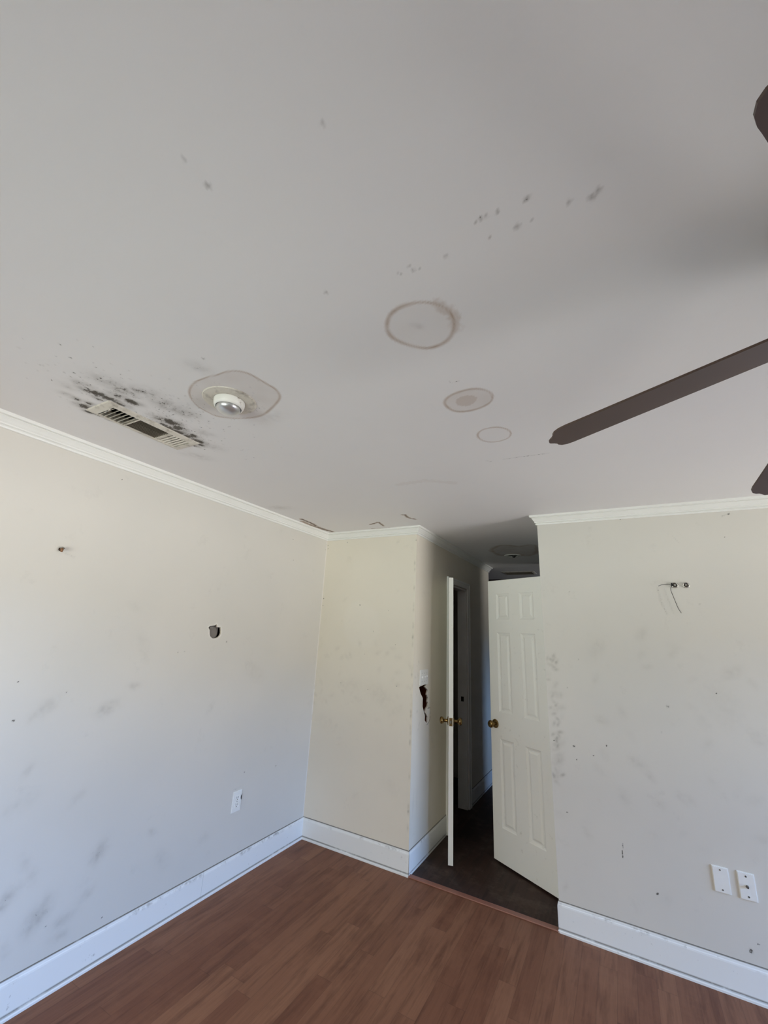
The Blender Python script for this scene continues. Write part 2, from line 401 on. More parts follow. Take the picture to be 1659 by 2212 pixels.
def sheet(name, us, vs, to3d, normal, thick, mat, marks=None, holes=(), hole_mi=1, rim=0.012, rim_mi=2):
    """A plastered slab: a fine front sheet carrying the wear, its sides and back.  holes = polygons cut through
    the front, with the broken board edge going in by rim."""
    U, V = np.meshgrid(us, vs, indexing='ij'); nu, nv = U.shape
    mk = Marks(U, V)
    if marks: marks(mk)
    keep = np.ones((nu-1, nv-1), bool)
    cu = (U[:-1, :-1]+U[1:, 1:])/2; cv = (V[:-1, :-1]+V[1:, 1:])/2
    for P in holes: keep &= ~inside(cu, cv, P)
    idx = np.arange(nu*nv).reshape(nu, nv)
    # vertices on the rim of a hole are pulled onto its outline
    U2, V2 = U.copy(), V.copy(); rims = np.zeros((nu, nv), bool)
    if len(holes):
        pad = np.pad(keep, 1, constant_values=True)
        cnt = pad[:-1, :-1].astype(int)+pad[1:, :-1]+pad[:-1, 1:]+pad[1:, 1:]
        rims = (cnt > 0) & (cnt < 4)
        for P in holes:
            (bu0, bv0), (bu1, bv1) = np.min(P, axis=0)-.05, np.max(P, axis=0)+.05
            m = rims & (U > bu0) & (U < bu1) & (V > bv0) & (V < bv1)
            _, qx, qy = dist_path(U[m], V[m], P, nearest=True); U2[m] = qx; V2[m] = qy
    pts = np.array(to3d(U2.ravel(), V2.ravel())).T.reshape(-1, 3)
    nrm = np.array(normal, float)
    q_ = np.stack([idx[:-1, :-1], idx[1:, :-1], idx[1:, 1:], idx[:-1, 1:]], -1)[keep]
    e1 = pts[q_[0, 1]]-pts[q_[0, 0]]; e2 = pts[q_[0, 3]]-pts[q_[0, 0]]
    if np.dot(np.cross(e1, e2), nrm) < 0: q_ = q_[:, ::-1]
    verts = [pts]; faces = [q_]; mats = [np.zeros(len(q_), int)]
    base = len(pts)
    # back and sides
    loop = list(idx[:, 0])+list(idx[-1, 1:])+list(idx[-2::-1, -1])+list(idx[0, -2:0:-1])
    cornr = [idx[0, 0], idx[-1, 0], idx[-1, -1], idx[0, -1]]
    bk = pts[cornr]-nrm*thick; fr = pts[cornr]
    verts.append(np.vstack([fr, bk])); o_ = base
    for i in range(4):
        j = (i+1) % 4; faces.append(np.array([[o_+i, o_+j, o_+4+j, o_+4+i]])); mats.append(np.array([0]))
    faces.append(np.array([[o_+4, o_+5, o_+6, o_+7]])); mats.append(np.array([hole_mi if len(holes) else 0])); base += 8
    # broken edges of the holes
    if len(holes):
        hor = {}
        def edge_list():
            for i in range(nu-1):
                for j in range(nv):
                    if not (rims[i, j] and rims[i+1, j]): continue
                    a_ = keep[i, j-1] if j > 0 else True; b_ = keep[i, j] if j < nv-1 else True
                    if a_ != b_: yield idx[i, j], idx[i+1, j]
            for i in range(nu):
                for j in range(nv-1):
                    if not (rims[i, j] and rims[i, j+1]): continue
                    a_ = keep[i-1, j] if i > 0 else True; b_ = keep[i, j] if i < nu-1 else True
                    if a_ != b_: yield idx[i, j], idx[i, j+1]
        ev = list(edge_list()); used = sorted({x for e_ in ev for x in e_}); mp = {x: base+k for k, x in enumerate(used)}
        verts.append(pts[used]-nrm*rim)
        if ev:
            faces.append(np.array([[a_, b_, mp[b_], mp[a_]] for a_, b_ in ev])); mats.append(np.full(len(ev), rim_mi))
    VV = np.vstack(verts); FF = np.vstack(faces); MM = np.concatenate(mats)
    me = bpy.data.meshes.new(name)
    me.vertices.add(len(VV)); me.vertices.foreach_set('co', VV.astype(np.float32).ravel())
    me.loops.add(len(FF)*4); me.loops.foreach_set('vertex_index', FF.astype(np.int32).ravel())
    me.polygons.add(len(FF)); me.polygons.foreach_set('loop_start', np.arange(0, len(FF)*4, 4, dtype=np.int32))
    me.polygons.foreach_set('material_index', MM.astype(np.int32))
    me.update(calc_edges=True); me.validate()
    at = me.attributes.new('marks', 'FLOAT_COLOR', 'POINT')
    ca = np.zeros((len(VV), 4), np.float32); ca[:nu*nv] = mk.c.reshape(4, -1).T
    at.data.foreach_set('color', ca.ravel())
    return link(name, me, mat)

def no_marks(o):
    at = o.data.attributes.new('marks', 'FLOAT_COLOR', 'POINT')
    at.data.foreach_set('color', np.zeros(len(o.data.vertices)*4, np.float32)); return o

def slab(name, x0, x1, y0, y1, z0, z1, mat, label, cat='wall'):
    bm = bmesh.new(); box(bm, x0, x1, y0, y1, z0, z1)
    return tag(no_marks(bm_obj(name, bm, mat)), label, cat, 'structure')

def sweep(name, A_, B_, prof, z0, side, mA, mB, mat, parent=None):
    """moulding from A_ to B_ (xy).  prof: (out from wall, height above z0).  side: unit normal into the room.
    mA, mB: how far each end runs on (+) or stops short (-) per unit of depth (mitres)."""
    d = Vector((B_[0]-A_[0], B_[1]-A_[1])).normalized(); s_ = Vector(side)
    bm = bmesh.new(); ra, rb = [], []
    for p, h in prof:
        pa = Vector(A_)+s_*p-d*(mA*p); pb = Vector(B_)+s_*p+d*(mB*p)
        ra.append(bm.verts.new((pa.x, pa.y, z0+h))); rb.append(bm.verts.new((pb.x, pb.y, z0+h)))
    n_ = len(prof)
    for i in range(n_): bm.faces.new((ra[i], ra[(i+1) % n_], rb[(i+1) % n_], rb[i]))
    bm.faces.new(ra); bm.faces.new(rb[::-1])
    return bm_obj(name, bm, mat, parent)

# ---- where the wear and the painted wire shadow sit (metres: ceiling x,y ; left wall y,z ; back wall x,z)
RA = [(-0.511, 0.855), (-0.484, 0.823), (-0.446, 0.809), (-0.405, 0.812), (-0.373, 0.824), (-0.344, 0.846), (-0.324, 0.881), (-0.322, 0.917), (-0.332, 0.952), (-0.357, 0.988), (-0.391, 1.007), (-0.438, 1.008), (-0.472, 0.985), (-0.501, 0.952), (-0.522, 0.916), (-0.523, 0.884)]
RB = [(-0.508, 1.313), (-0.476, 1.283), (-0.432, 1.271), (-0.383, 1.27), (-0.347, 1.29), (-0.324, 1.329), (-0.33, 1.369), (-0.352, 1.398), (-0.398, 1.419), (-0.452, 1.422), (-0.497, 1.4), (-0.512, 1.352)]
RBI = [(-0.463, 1.324), (-0.44, 1.309), (-0.409, 1.304), (-0.382, 1.331), (-0.387, 1.353), (-0.411, 1.377), (-0.448, 1.379), (-0.469, 1.356)]
RC = [(-0.474, 1.631), (-0.443, 1.592), (-0.402, 1.584), (-0.361, 1.596), (-0.332, 1.634), (-0.329, 1.68), (-0.351, 1.718), (-0.395, 1.734), (-0.44, 1.727), (-0.471, 1.688)]
RE = [(-1.372, 0.835), (-1.305, 0.807), (-1.241, 0.803), (-1.185, 0.811), (-1.138, 0.812), (-1.11, 0.817), (-1.083, 0.832), (-1.064, 0.857), (-1.058, 0.896), (-1.052, 0.936), (-1.045, 0.971), (-1.06, 1.014), (-1.09, 1.039), (-1.161, 1.073), (-1.227, 1.099), (-1.284, 1.102), (-1.355, 1.082), (-1.402, 1.055), (-1.439, 1.021), (-1.445, 0.979), (-1.443, 0.931), (-1.418, 0.881)]
HS = [(-1.087, 4.19), (-0.981, 3.999), (-0.895, 3.955), (-0.825, 4.001), (-0.761, 4.074), (-0.644, 3.999), (-0.595, 4.066), (-0.656, 4.49), (-0.809, 4.619), (-0.861, 4.438), (-0.951, 4.449), (-1.058, 4.524), (-1.075, 4.351)]
C_smear = [(-0.425, 1.938), (-0.331, 1.941), (-0.215, 1.948)]
C_red = [(-1.089, 2.075), (-0.905, 2.072), (-0.769, 2.167)]
C_peel1 = [(-2.21, 2.52), (-2.214, 2.569), (-2.213, 2.638), (-2.231, 2.739)]
C_peel2 = [(-2.253, 2.589), (-2.271, 2.701), (-2.252, 2.781), (-2.246, 2.886), (-2.223, 2.973)]
C_peel3 = [(-1.36, 2.684), (-1.341, 2.685), (-1.353, 2.756), (-1.343, 2.795), (-1.32, 2.829)]
C_peel4 = [(-1.748, 2.858), (-1.643, 2.814), (-1.666, 2.934)]
C_peel5 = [(-1.811, 2.988), (-1.566, 3.017)]
C_curl = [(-0.444, 1.193), (-0.43, 1.212), (-0.408, 1.207)]
C_line1 = [(-0.491, 1.942), (-0.509, 1.922)]
CDOTS = [(-0.651, 0.294, 0.0048), (-0.647, 0.298, 0.0032), (-0.634, 0.317, 0.0032), (-0.635, 0.324, 0.0024), (-0.649, 0.349, 0.008), (-0.079, 0.665, 0.0064), (-0.085, 0.667, 0.0048), (-0.14, 0.666, 0.0064), (-0.162, 0.665, 0.0048), (-0.176, 0.666, 0.0064), (-0.187, 0.668, 0.0048), (-0.17, 0.716, 0.0064), (-0.11, 0.717, 0.008), (-0.081, 0.716, 0.0032), (-0.007, 0.711, 0.0064), (0.036, 0.72, 0.0096), (0.047, 0.711, 0.008), (-0.274, 0.718, 0.0064), (-0.363, 0.706, 0.0048), (-0.359, 0.719, 0.0064), (-0.345, 0.722, 0.0032), (-0.396, 0.712, 0.0048), (-0.392, 0.718, 0.0032), (-0.375, 0.371, 0.0048), (-1.146, 0.728, 0.0064), (-0.598, 0.681, 0.0064), (-0.491, 1.942, 0.0048)]
MOLD = [(-1.746, 0.662, 0.024, 0.9), (-1.739, 0.701, 0.028, 1.2), (-1.737, 0.736, 0.024, 1.3), (-1.867, 0.677, 0.017, 0.8), (-1.907, 0.722, 0.021, 1.3), (-1.931, 0.762, 0.017, 1.2), (-1.673, 0.742, 0.028, 0.7), (-1.668, 0.79, 0.024, 1.1), (-1.612, 0.73, 0.038, 0.6), (-1.559, 0.754, 0.027, 0.6), (-1.687, 0.936, 0.03, 0.9), (-1.676, 0.973, 0.028, 1.3), (-1.7, 1.025, 0.027, 1.3), (-1.712, 1.095, 0.028, 1.2), (-1.727, 1.153, 0.022, 1.3), (-1.542, 0.935, 0.038, 0.6), (-1.555, 0.869, 0.045, 0.5), (-1.541, 0.78, 0.043, 0.35), (-1.613, 0.661, 0.047, 0.35), (-1.716, 0.63, 0.026, 0.5), (-1.863, 0.641, 0.018, 0.4), (-1.627, 1.107, 0.028, 0.35), (-1.716, 1.232, 0.035, 0.3), (-1.787, 0.615, 0.029, 0.25), (-1.206, 0.757, 0.034, 0.2)]
LDOTS = [(1.15, 2.316, 0.0055), (1.662, 1.808, 0.0044), (1.685, 1.403, 0.0066), (1.728, 1.407, 0.0066), (1.13, 1.231, 0.0066), (0.95, 1.135, 0.0077), (0.928, 1.293, 0.0066), (2.663, 0.585, 0.0088), (2.351, 0.615, 0.0077), (1.526, 0.184, 0.0055), (1.274, 0.267, 0.0077), (3.012, 0.515, 0.0044), (2.574, 2.288, 0.0066), (2.608, 2.117, 0.0066), (3.043, 2.336, 0.0066), (3.029, 2.285, 0.0066), (2.037, 1.465, 0.0088)]
LSM = [(1.453, 1.233, 0.022, 0.5), (1.342, 1.139, 0.039, 0.55), (1.059, 1.173, 0.039, 0.4), (1.024, 1.147, 0.022, 0.4), (1.986, 1.061, 0.025, 0.35), (1.45, 0.481, 0.034, 0.7), (1.23, 0.323, 0.045, 0.8), (1.088, 0.434, 0.034, 0.7), (1.423, 0.316, 0.025, 0.5), (1.349, 0.261, 0.034, 0.45), (1.346, 0.203, 0.028, 0.45), (1.723, 0.472, 0.022, 0.45), (1.812, 0.319, 0.045, 0.25), (1.128, 0.554, 0.028, 0.3), (1.172, 0.496, 0.028, 0.3), (1.135, 0.251, 0.028, 0.3), (1.46, 1.453, 0.042, 0.2), (2.327, 1.261, 0.07, 0.2), (1.365, 1.648, 0.028, 0.2), (2.082, 0.326, 0.034, 0.2), (1.051, 0.79, 0.045, 0.25), (1.293, 0.759, 0.028, 0.25), (1.431, 0.469, 0.022, 0.5), (1.053, 0.921, 0.022, 0.3)]
BDOTS = [(-1.921, 1.788, 0.0108), (-1.644, 1.747, 0.0072), (-1.774, 1.577, 0.0084), (-1.567, 1.483, 0.0072), (-1.85, 1.394, 0.0072), (-1.542, 1.181, 0.0096), (-1.797, 1.132, 0.0048), (-2.063, 1.154, 0.0048), (-2.098, 2.346, 0.0072), (-1.409, 2.324, 0.0072), (-0.323, 1.294, 0.0084), (-0.298, 0.889, 0.0084), (-0.373, 0.597, 0.0084), (-0.308, 0.96, 0.012), (0.204, 1.246, 0.0144), (0.41, 0.196, 0.0168), (0.443, 0.233, 0.0096), (0.432, 1.824, 0.0084), (0.048, 0.319, 0.012), (0.442, 1.342, 0.0072), (-0.266, 1.898, 0.0072), (-0.243, 1.47, 0.0072), (0.64, 2.354, 0.0096), (0.079, 2.372, 0.0072), (-0.129, 0.991, 0.0096), (-0.204, 0.927, 0.0072), (0.161, 1.105, 0.006), (-0.421, 0.974, 0.0096), (0.603, 2.217, 0.0048)]
BSM = [(-0.387, 1.246, 0.026, 0.5), (-0.384, 1.165, 0.026, 0.45), (-0.401, 0.951, 0.029, 0.7), (-0.401, 0.874, 0.031, 0.8), (-0.411, 0.796, 0.026, 0.5), (-0.392, 1.301, 0.021, 0.4), (0.118, 1.64, 0.031, 0.35), (-0.13, 1.545, 0.052, 0.2), (0.522, 1.45, 0.036, 0.35), (0.133, 1.455, 0.021, 0.25), (-0.141, 1.13, 0.026, 0.3), (0.029, 0.923, 0.036, 0.25), (0.077, 0.874, 0.023, 0.4), (-0.06, 0.733, 0.036, 0.2), (0.459, 1.29, 0.104, 0.15), (0.573, 1.147, 0.036, 0.3), (0.363, 1.185, 0.031, 0.2), (0.218, 0.79, 0.031, 0.2), (-1.689, 1.106, 0.078, 0.25), (-1.953, 1.148, 0.065, 0.2), (-1.542, 1.008, 0.052, 0.2), (-1.397, 1.334, 0.016, 0.35), (-1.401, 1.202, 0.018, 0.4), (-1.408, 1.072, 0.021, 0.3), (-0.407, 0.223, 0.018, 0.25), (0.086, 0.3, 0.031, 0.12), (-1.578, 2.323, 0.016, 0.3), (-2.082, 1.834, 0.021, 0.2), (-1.539, 1.391, 0.023, 0.25), (-2.201, 0.839, 0.078, 0.12), (-1.557, 0.498, 0.065, 0.12)]
BLINE1 = [(-0.093, 0.508), (-0.097, 0.473), (-0.1, 0.442)]
BLINE2 = [(0.611, 2.345), (0.627, 2.352), (0.646, 2.362)]
BLINE3 = [(0.351, 2.24), (0.38, 2.191)]
BSHADOW = [(0.233, 1.92), (0.243, 1.836), (0.263, 1.767)], [(0.268, 1.914), (0.283, 1.836), (0.297, 1.768)]  # cast shadow of the hanging wires, painted left of them
OVAL = [(-1.941, 1.874), (-1.751, 1.779), (-1.685, 1.632), (-1.704, 1.504), (-1.816, 1.415), (-1.952, 1.417), (-2.077, 1.503), (-2.115, 1.656), (-2.064, 1.794)]
LHOLE = [(1.872, 1.552), (1.882, 1.561), (1.923, 1.567), (1.929, 1.575), (1.936, 1.569), (1.939, 1.556), (1.97, 1.555), (1.976, 1.531), (1.979, 1.518), (1.972, 1.502), (1.96, 1.491), (1.937, 1.485), (1.913, 1.486), (1.895, 1.498), (1.888, 1.514), (1.885, 1.535)]
HHOLE = [(3.163, 1.179), (3.248, 1.186), (3.287, 1.195), (3.314, 1.21), (3.322, 1.2), (3.309, 1.184), (3.279, 1.17), (3.303, 1.159), (3.338, 1.141), (3.319, 1.11), (3.348, 1.077), (3.335, 1.056), (3.353, 1.039), (3.34, 1.019), (3.31, 1.005), (3.291, 0.981), (3.319, 0.963), (3.344, 0.942), (3.342, 0.904), (3.319, 0.901), (3.287, 0.926), (3.289, 0.959), (3.271, 0.983), (3.239, 1.031), (3.239, 1.091), (3.198, 1.127), (3.178, 1.153)]

# ---------------------------------------------------------------- ceiling
VENT = (-1.925, -1.745, 0.74, 1.18)
VENT2 = (-1.33, -0.91, 5.66, 5.95)
def circle(cx, cy, r_, n_=40): return [(cx+r_*math.cos(2*math.pi*i/n_), cy+r_*math.sin(2*math.pi*i/n_)) for i in range(n_)]
EYE = (-1.28, 0.957); HL = (-0.936, 4.53)
def rect(a_, b_, c_, d_, i_): return [(a_+i_, c_+i_), (b_-i_, c_+i_), (b_-i_, d_-i_), (a_+i_, d_-i_)]
def ceil_marks(m):
    m.ring(RA, .008, .9, .10, seed=1, vary=.35); m.ring(RB, .008, .85, .26, seed=2, vary=.35); m.ring(RC, .0055, .85, .06, seed=3, vary=.25)
    P = smooth_poly(RBI); m.put(1, np.where(inside(m.U, m.V, P), .55, 0))
    P = [(-.345, .85), (-.33, .88), (-.325, .92), (-.337, .955)]; m.stroke(P, .024, .45, 1)
    m.ring(RE, .007, .85, .24, seed=4, vary=.35); m.ring([(x-.01, y) for x, y in HS], .04, .75, .32, seed=5)
    m.stroke(C_smear, .007, .42); m.stroke(C_red, .03, .12, 1)
    m.stroke(C_peel1, .022, 1, 1); m.stroke(C_peel2, .030, 1, 1); m.stroke(C_peel3, .016, .9, 1)
    m.stroke(C_peel3, .012, .55, 3); m.stroke(C_peel3, .006, .6); m.stroke(C_peel1, .010, .95); m.stroke(C_peel2[1:], .020, .7, 3); m.stroke(C_peel2[2:], .007, .8)
    m.stroke(C_peel4, .016, 1, 1); m.stroke(C_peel4, .010, .6, 3); m.stroke(C_peel4, .006, .6); m.stroke(C_peel5, .010, .9, 1); m.stroke(C_peel5, .006, .4, 3)
    m.stroke(C_curl, .0028, .5); m.stroke(C_line1, .004, .4)
    m.dots([(a_, b_, c_*.7) for a_, b_, c_ in CDOTS], .38); m.dots([(a_, b_, c_*.85) for a_, b_, c_ in CDOTS], .5, 3)
    m.smudges([(a_, b_, c_*1.15, k_) for a_, b_, c_, k_ in MOLD], .80, ang=1.2, stretch=1.3, ch=0)
    m.smudges([(a_, b_, c_*1.3, k_) for a_, b_, c_, k_ in MOLD], .75, ang=1.2, stretch=1.3)
    EDGE = [(-1.735, y, .020, k_) for y, k_ in ((.70, 1.1), (.73, 1.3), (.76, 1.2), (.79, .9), (.97, .9), (1.0, 1.2), (1.03, 1.3), (1.06, 1.2), (1.10, 1.2), (1.14, 1.3), (1.17, 1.2))]
    EDGE += [(-1.90, .725, .016, 1.3), (-1.86, .72, .014, .9), (-1.93, .80, .012, 1.0), (-1.935, .84, .010, .7), (-1.78, .715, .014, 1.0), (-1.76, 1.195, .016, 1.0), (-1.80, 1.19, .012, .8)]
    m.smudges(EDGE, .85, ang=1.4, stretch=1.4, ch=0); m.smudges([(a_+.008, b_, c_*1.5, k_) for a_, b_, c_, k_ in EDGE], .7, ang=1.4, stretch=1.4)
    m.smudges([(EYE[0]+.07, EYE[1]+.17, .05, .12), (-2.15, 2.2, .06, .2), (-.43, .90, .012, .3), (-1.9, 1.28, .05, .2)], 1)  # first smudge: cast shadow of the eyeball light, painted in
    # dust speckles spreading from the register
    sp_ = []
    for _ in range(420):
        a_ = rng.normal(0, .13); b_ = rng.normal(0, .20)
        x, y = -1.66+a_, .92+b_
        if VENT[0]-.05 < x < VENT[1]+.0 and VENT[2] < y < VENT[3]: continue
        sp_.append((x, y, rng.uniform(.003, .006)))
    m.dots(sp_, .5)
    m.dots([(EYE[0]+rng.normal(0, .075), EYE[1]+rng.normal(0, .075), .0045) for _ in range(60)], .42)
us = lines(XF0, XR, .12, [(XL-.02, 1.0, .006)])
vs = lines(YR, 6.45, .10, [(-.1, 3.1, .006), (3.9, 4.7, .02)])
M_LISTC = [M_CEIL, M_DARK, M_VENT]
tag(sheet('ceiling', us, vs, lambda U, V: (U, V, np.full(U.shape, H)), (0, 0, -1), .14, M_LISTC, ceil_marks,
    holes=[rect(*VENT, .026), circle(*EYE, .058), circle(*HL, .06)], rim=.03),
    'stained greyish white plaster ceiling with ring shaped water marks', 'ceiling', 'structure')

# ---------------------------------------------------------------- floors
bm = bmesh.new(); box(bm, XL-.1, XR+.1, YR-.1, YB, -.08, 0)
tag(bm_obj('floor', bm, M_FLOOR), 'red-brown laminate plank floor of the room', 'floor', 'structure')
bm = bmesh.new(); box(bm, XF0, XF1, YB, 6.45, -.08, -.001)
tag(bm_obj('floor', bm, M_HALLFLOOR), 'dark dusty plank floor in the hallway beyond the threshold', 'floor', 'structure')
bm = bmesh.new(); box(bm, XA+.002, XB-.002, 3.034, 3.072, 0, .009, .004)
tag(bm_obj('trim_1', bm, M_THRESH), 'red-brown threshold strip across the hallway opening', 'threshold', 'structure')

# ---------------------------------------------------------------- walls
def hole_rim(m, P, wd, k): m.put(2, np.clip(1-dist_path(m.U, m.V, P)/wd, 0, 1)*k*(vnoise(m.U, m.V, .015)*1.3))
def left_marks(m):
    m.dots([(a_, b_, c_*.72) for a_, b_, c_ in LDOTS], .9); m.smudges(LSM, .42); m.smudges([q_ for q_ in LSM if q_[3] > .6], .28, ch=0)
    hole_rim(m, LHOLE, .012, 1.0)
    m.put(2, np.clip(1-abs(m.U-(YB-.006))/.006, 0, 1)*.8*(m.V < 2.37)*(vnoise(m.U, m.V, .05) > .15))
    m.dots([(.955+.012*i, 1.882-.004*i, .006) for i in range(6)], .35)  # the hook's cast shadow, painted as a trail of dots
    m.stroke([(2.338, .535), (2.27, .53)], .004, .3)
us = lines(YR, YB, .1, [(.7, YB, .006)]); vs = lines(0, H, .1, [(0.1, H-.05, .006)])
tag(sheet('wall_left', us, vs, lambda U, V: (np.full(U.shape, XL), U, V), (1, 0, 0), .12, [M_WALL, M_DARK, M_GYPSUM], left_marks,
    holes=[LHOLE]), 'long scuffed cream wall on the left with a punched hole', 'wall', 'structure')

def back_marks(m):
    m.dots([(a_, b_, c_*.62) for a_, b_, c_ in BDOTS], .85); m.smudges(BSM, .42)
    m.stroke(BLINE1, .0035, .75); m.stroke(BLINE2, .004, .6); m.stroke(BLINE3, .003, .4)
    m.stroke(BSHADOW[0], .009, .34); m.stroke(BSHADOW[1], .004, .28)
    P = smooth_poly(OVAL); d = dist_path(m.U, m.V, P); m.put(2, np.where(inside(m.U, m.V, P), np.clip(d/.05, 0, 1)*.16, 0))
    # scuffed strips where the opening's edges have been rubbed
    m.smudges([(XB+.045+rng.normal(0, .014), rng.uniform(.72, 1.5), .012, rng.uniform(.2, .5)) for _ in range(34)], 1)
    m.smudges([(XA-.012, rng.uniform(.2, 2.2), .008, rng.uniform(.2, .45)) for _ in range(26)], 1, ang=1.57, stretch=2.5)
    m.smudges([(rng.uniform(XL, XA), rng.uniform(.9, 1.5), .02, rng.uniform(.1, .28)) for _ in range(40)], .45)
    m.smudges([(rng.uniform(XB, 1), rng.uniform(.5, 1.6), .025, rng.uniform(.08, .25)) for _ in range(40)], .4)
    m.dots([(XL+.012, z, .006) for z in (2.33, 2.30, 1.84, 1.78)], .7)
us = lines(XL, XA-.0005, .1, [(XL, XA-.0005, .006)]); vs = lines(0, H, .1, [(0.1, H-.05, .006)])
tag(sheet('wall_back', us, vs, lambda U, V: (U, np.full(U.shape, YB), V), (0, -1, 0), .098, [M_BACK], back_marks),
    'narrow cream wall left of the hallway opening with an oval patch', 'wall', 'structure')
us = lines(XB+.0005, XR, .1, [(XB, 1.0, .006)])
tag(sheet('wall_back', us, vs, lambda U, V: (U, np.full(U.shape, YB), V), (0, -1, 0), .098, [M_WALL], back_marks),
    'scuffed cream wall right of the hallway opening with two plates', 'wall', 'structure')

def hall_marks(m):
    hole_rim(m, HHOLE, .012, .9)
    P = [(3.337, 1.007), (3.393, 1.005), (3.409, 0.956), (3.376, 0.903), (3.323, 0.887)]
    m.put(2, np.where(inside(m.U, m.V, P), .7, 0)); m.stroke(P, .005, .7)
    m.smudges([(rng.uniform(YB, 3.2), rng.uniform(.2, 1.6), .01, rng.uniform(.1, .35)) for _ in range(20)], 1)
us = lines(YB+.0005, 3.83, .1, [(YB+.0005, 3.5, .006)]); vs = lines(0, H, .1, [(.8, 1.4, .006)])
tag(sheet('wall_hall_left', us, vs, lambda U, V: (np.full(U.shape, XA), U, V), (1, 0, 0), .098, [M_BACK, M_CAVITY, M_GYPSUM], hall_marks,
    holes=[HHOLE]), 'hallway side wall with a torn brown gash below its switch plate', 'wall', 'structure')
slab('wall_hall_left', XA-.098, XA, 3.83, 4.372, 2.055, H, M_BACK, 'strip of hallway wall above the left closet doorway')
slab('wall_hall_left', XA-.098, XA, 4.372, YH, 0, H, M_BACK, 'hallway wall from the closet doorway to the far corner')
slab('wall_hall_right', XB, XB+.098, YB+.0985, 3.345, 0, H, M_WALL, 'hidden hallway wall beside the hinges of the six panel door')
slab('wall_hall_right', XB, XB+.098, 3.345, 3.925, 2.06, H, M_WALL, 'hallway wall above the doorway of the six panel door')
slab('wall_hall_right', XB, XB+.098, 3.925, 5.2, 0, H, M_WALL, 'right hallway wall beyond the six panel door')
# closets and the far room
slab('wall_closet', XL-.1, XL, YB+.0005, YH, 0, H, M_WALL, 'left side wall of the dark closet behind the cream wall')
slab('wall_closet', XL, XA-.099, YH-.098, YH, 0, H, M_WALL, 'end wall of the dark closet towards the far room')
slab('wall_closet', .6, .7, YB+.1, 5.2, 0, H, M_WALL, 'side wall of the closet right of the hallway')
slab('wall_far', XF0, XL-.1, YH-.098, YH, 0, H, M_WALL, 'far room wall left of the closet')
slab('wall_far', XB+.099, XF1, 5.1, 5.2, 0, H, M_WALL, 'far room wall right of the hallway end')
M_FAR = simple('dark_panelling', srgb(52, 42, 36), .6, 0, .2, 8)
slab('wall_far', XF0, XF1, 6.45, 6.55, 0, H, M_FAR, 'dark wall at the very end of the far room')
slab('wall_far', XF0-.1, XF0, YH-.1, 6.55, 0, H, M_WALL, 'left end wall of the far room')

def wall_window(name, axis, c0, c1, lo, hi, win, label, mat=None):
    """wall of thickness c0..c1 across `axis`, running lo..hi, with one window opening."""
    w0, w1, z0_, z1_ = win; bm = bmesh.new()
    for a_, b_, p, q_ in ((lo, w0, 0, H), (w1, hi, 0, H), (w0, w1, 0, z0_), (w0, w1, z1_, H)):
        if axis == 'y': box(bm, a_, b_, c0, c1, p, q_)
        else: box(bm, c0, c1, a_, b_, p, q_)
    tag(no_marks(bm_obj(name, bm, mat or M_WALL)), label, 'wall', 'structure')
wall_window('wall_rear', 'y', YR-.1, YR, XL, XR, WIN_REAR, 'wall behind the camera with a window')
wall_window('wall_right', 'x', XR, XR+.1, YR-.1, YB+.1, WIN_RIGHT, 'wall on the right of the room with a window')
wall_window('wall_far', 'x', XF1, XF1+.1, 5.1, 6.55, WIN_FAR, 'right end wall of the far room with a window')

def make_window(n_, axis, c, win, label):
    w0, w1, z0_, z1_ = win
    def B(bm, a_, b_, d0, d1, p, q_):
        if axis == 'y': box(bm, a_, b_, c+d0, c+d1, p, q_, .002)
        else: box(bm, c+d0, c+d1, a_, b_, p, q_, .002)
    root = empty('window_%d' % n_, ((w0+w1)/2, c, z0_) if axis == 'y' else (c, (w0+w1)/2, z0_), 0, label, 'window', 'structure')
    root.location = (0, 0, 0)
    bm = bmesh.new(); t_ = .035
    B(bm, w0, w0+t_, -.03, .03, z0_, z1_); B(bm, w1-t_, w1, -.03, .03, z0_, z1_)
    B(bm, w0+t_, w1-t_, -.03, .03, z0_, z0_+t_); B(bm, w0+t_, w1-t_, -.03, .03, z1_-t_, z1_)
    B(bm, w0+t_, w1-t_, -.02, .02, (z0_+z1_)/2-.02, (z0_+z1_)/2+.02)
    bm_obj('window_frame', bm, M_TRIM, root)
    bm = bmesh.new(); B(bm, w0+t_, w1-t_, -.002, .002, z0_+t_, z1_-t_); bm_obj('glass_pane', bm, M_GLASS, root)
make_window(1, 'y', YR-.05, WIN_REAR, 'white sash window in the wall behind the camera')
make_window(2, 'x', XR+.05, WIN_RIGHT, 'tall white framed glass door window in the right wall')
make_window(3, 'x', XF1+.05, WIN_FAR, 'white sash window of the far room')

# ---------------------------------------------------------------- crown moulding, baseboards
CROWN = [(0, -.0667), (.006, -.0667), (.0095, -.0640), (.0105, -.0600), (.0095, -.0565), (.0065, -.0550), (.0065, -.0525), (.0120, -.0520),
         (.0155, -.0495), (.0160, -.0460), (.0150, -.0430), (.0185, -.0400), (.0240, -.0320), (.0295, -.0250), (.0335, -.0205), (.0310, -.0185), (.0310, -.0160),
         (.0400, -.0155), (.0445, -.0130), (.0461, -.0095), (.0461, 0), (0, 0)]
BASE = [(0, 0), (.0155, 0), (.0155, .009), (.0135, .0145), (.0100, .0170), (.0092, .0185), (.0092, .122), (.0082, .129), (.0062, .133), (.0055, .139),
        (.0035, .1445), (0, .1468)]
BASEH = [(0, 0), (.0092, 0), (.0092, .122), (.0082, .129), (.0062, .133), (.0055, .139), (.0035, .1445), (0, .1468)]
tn = [2]
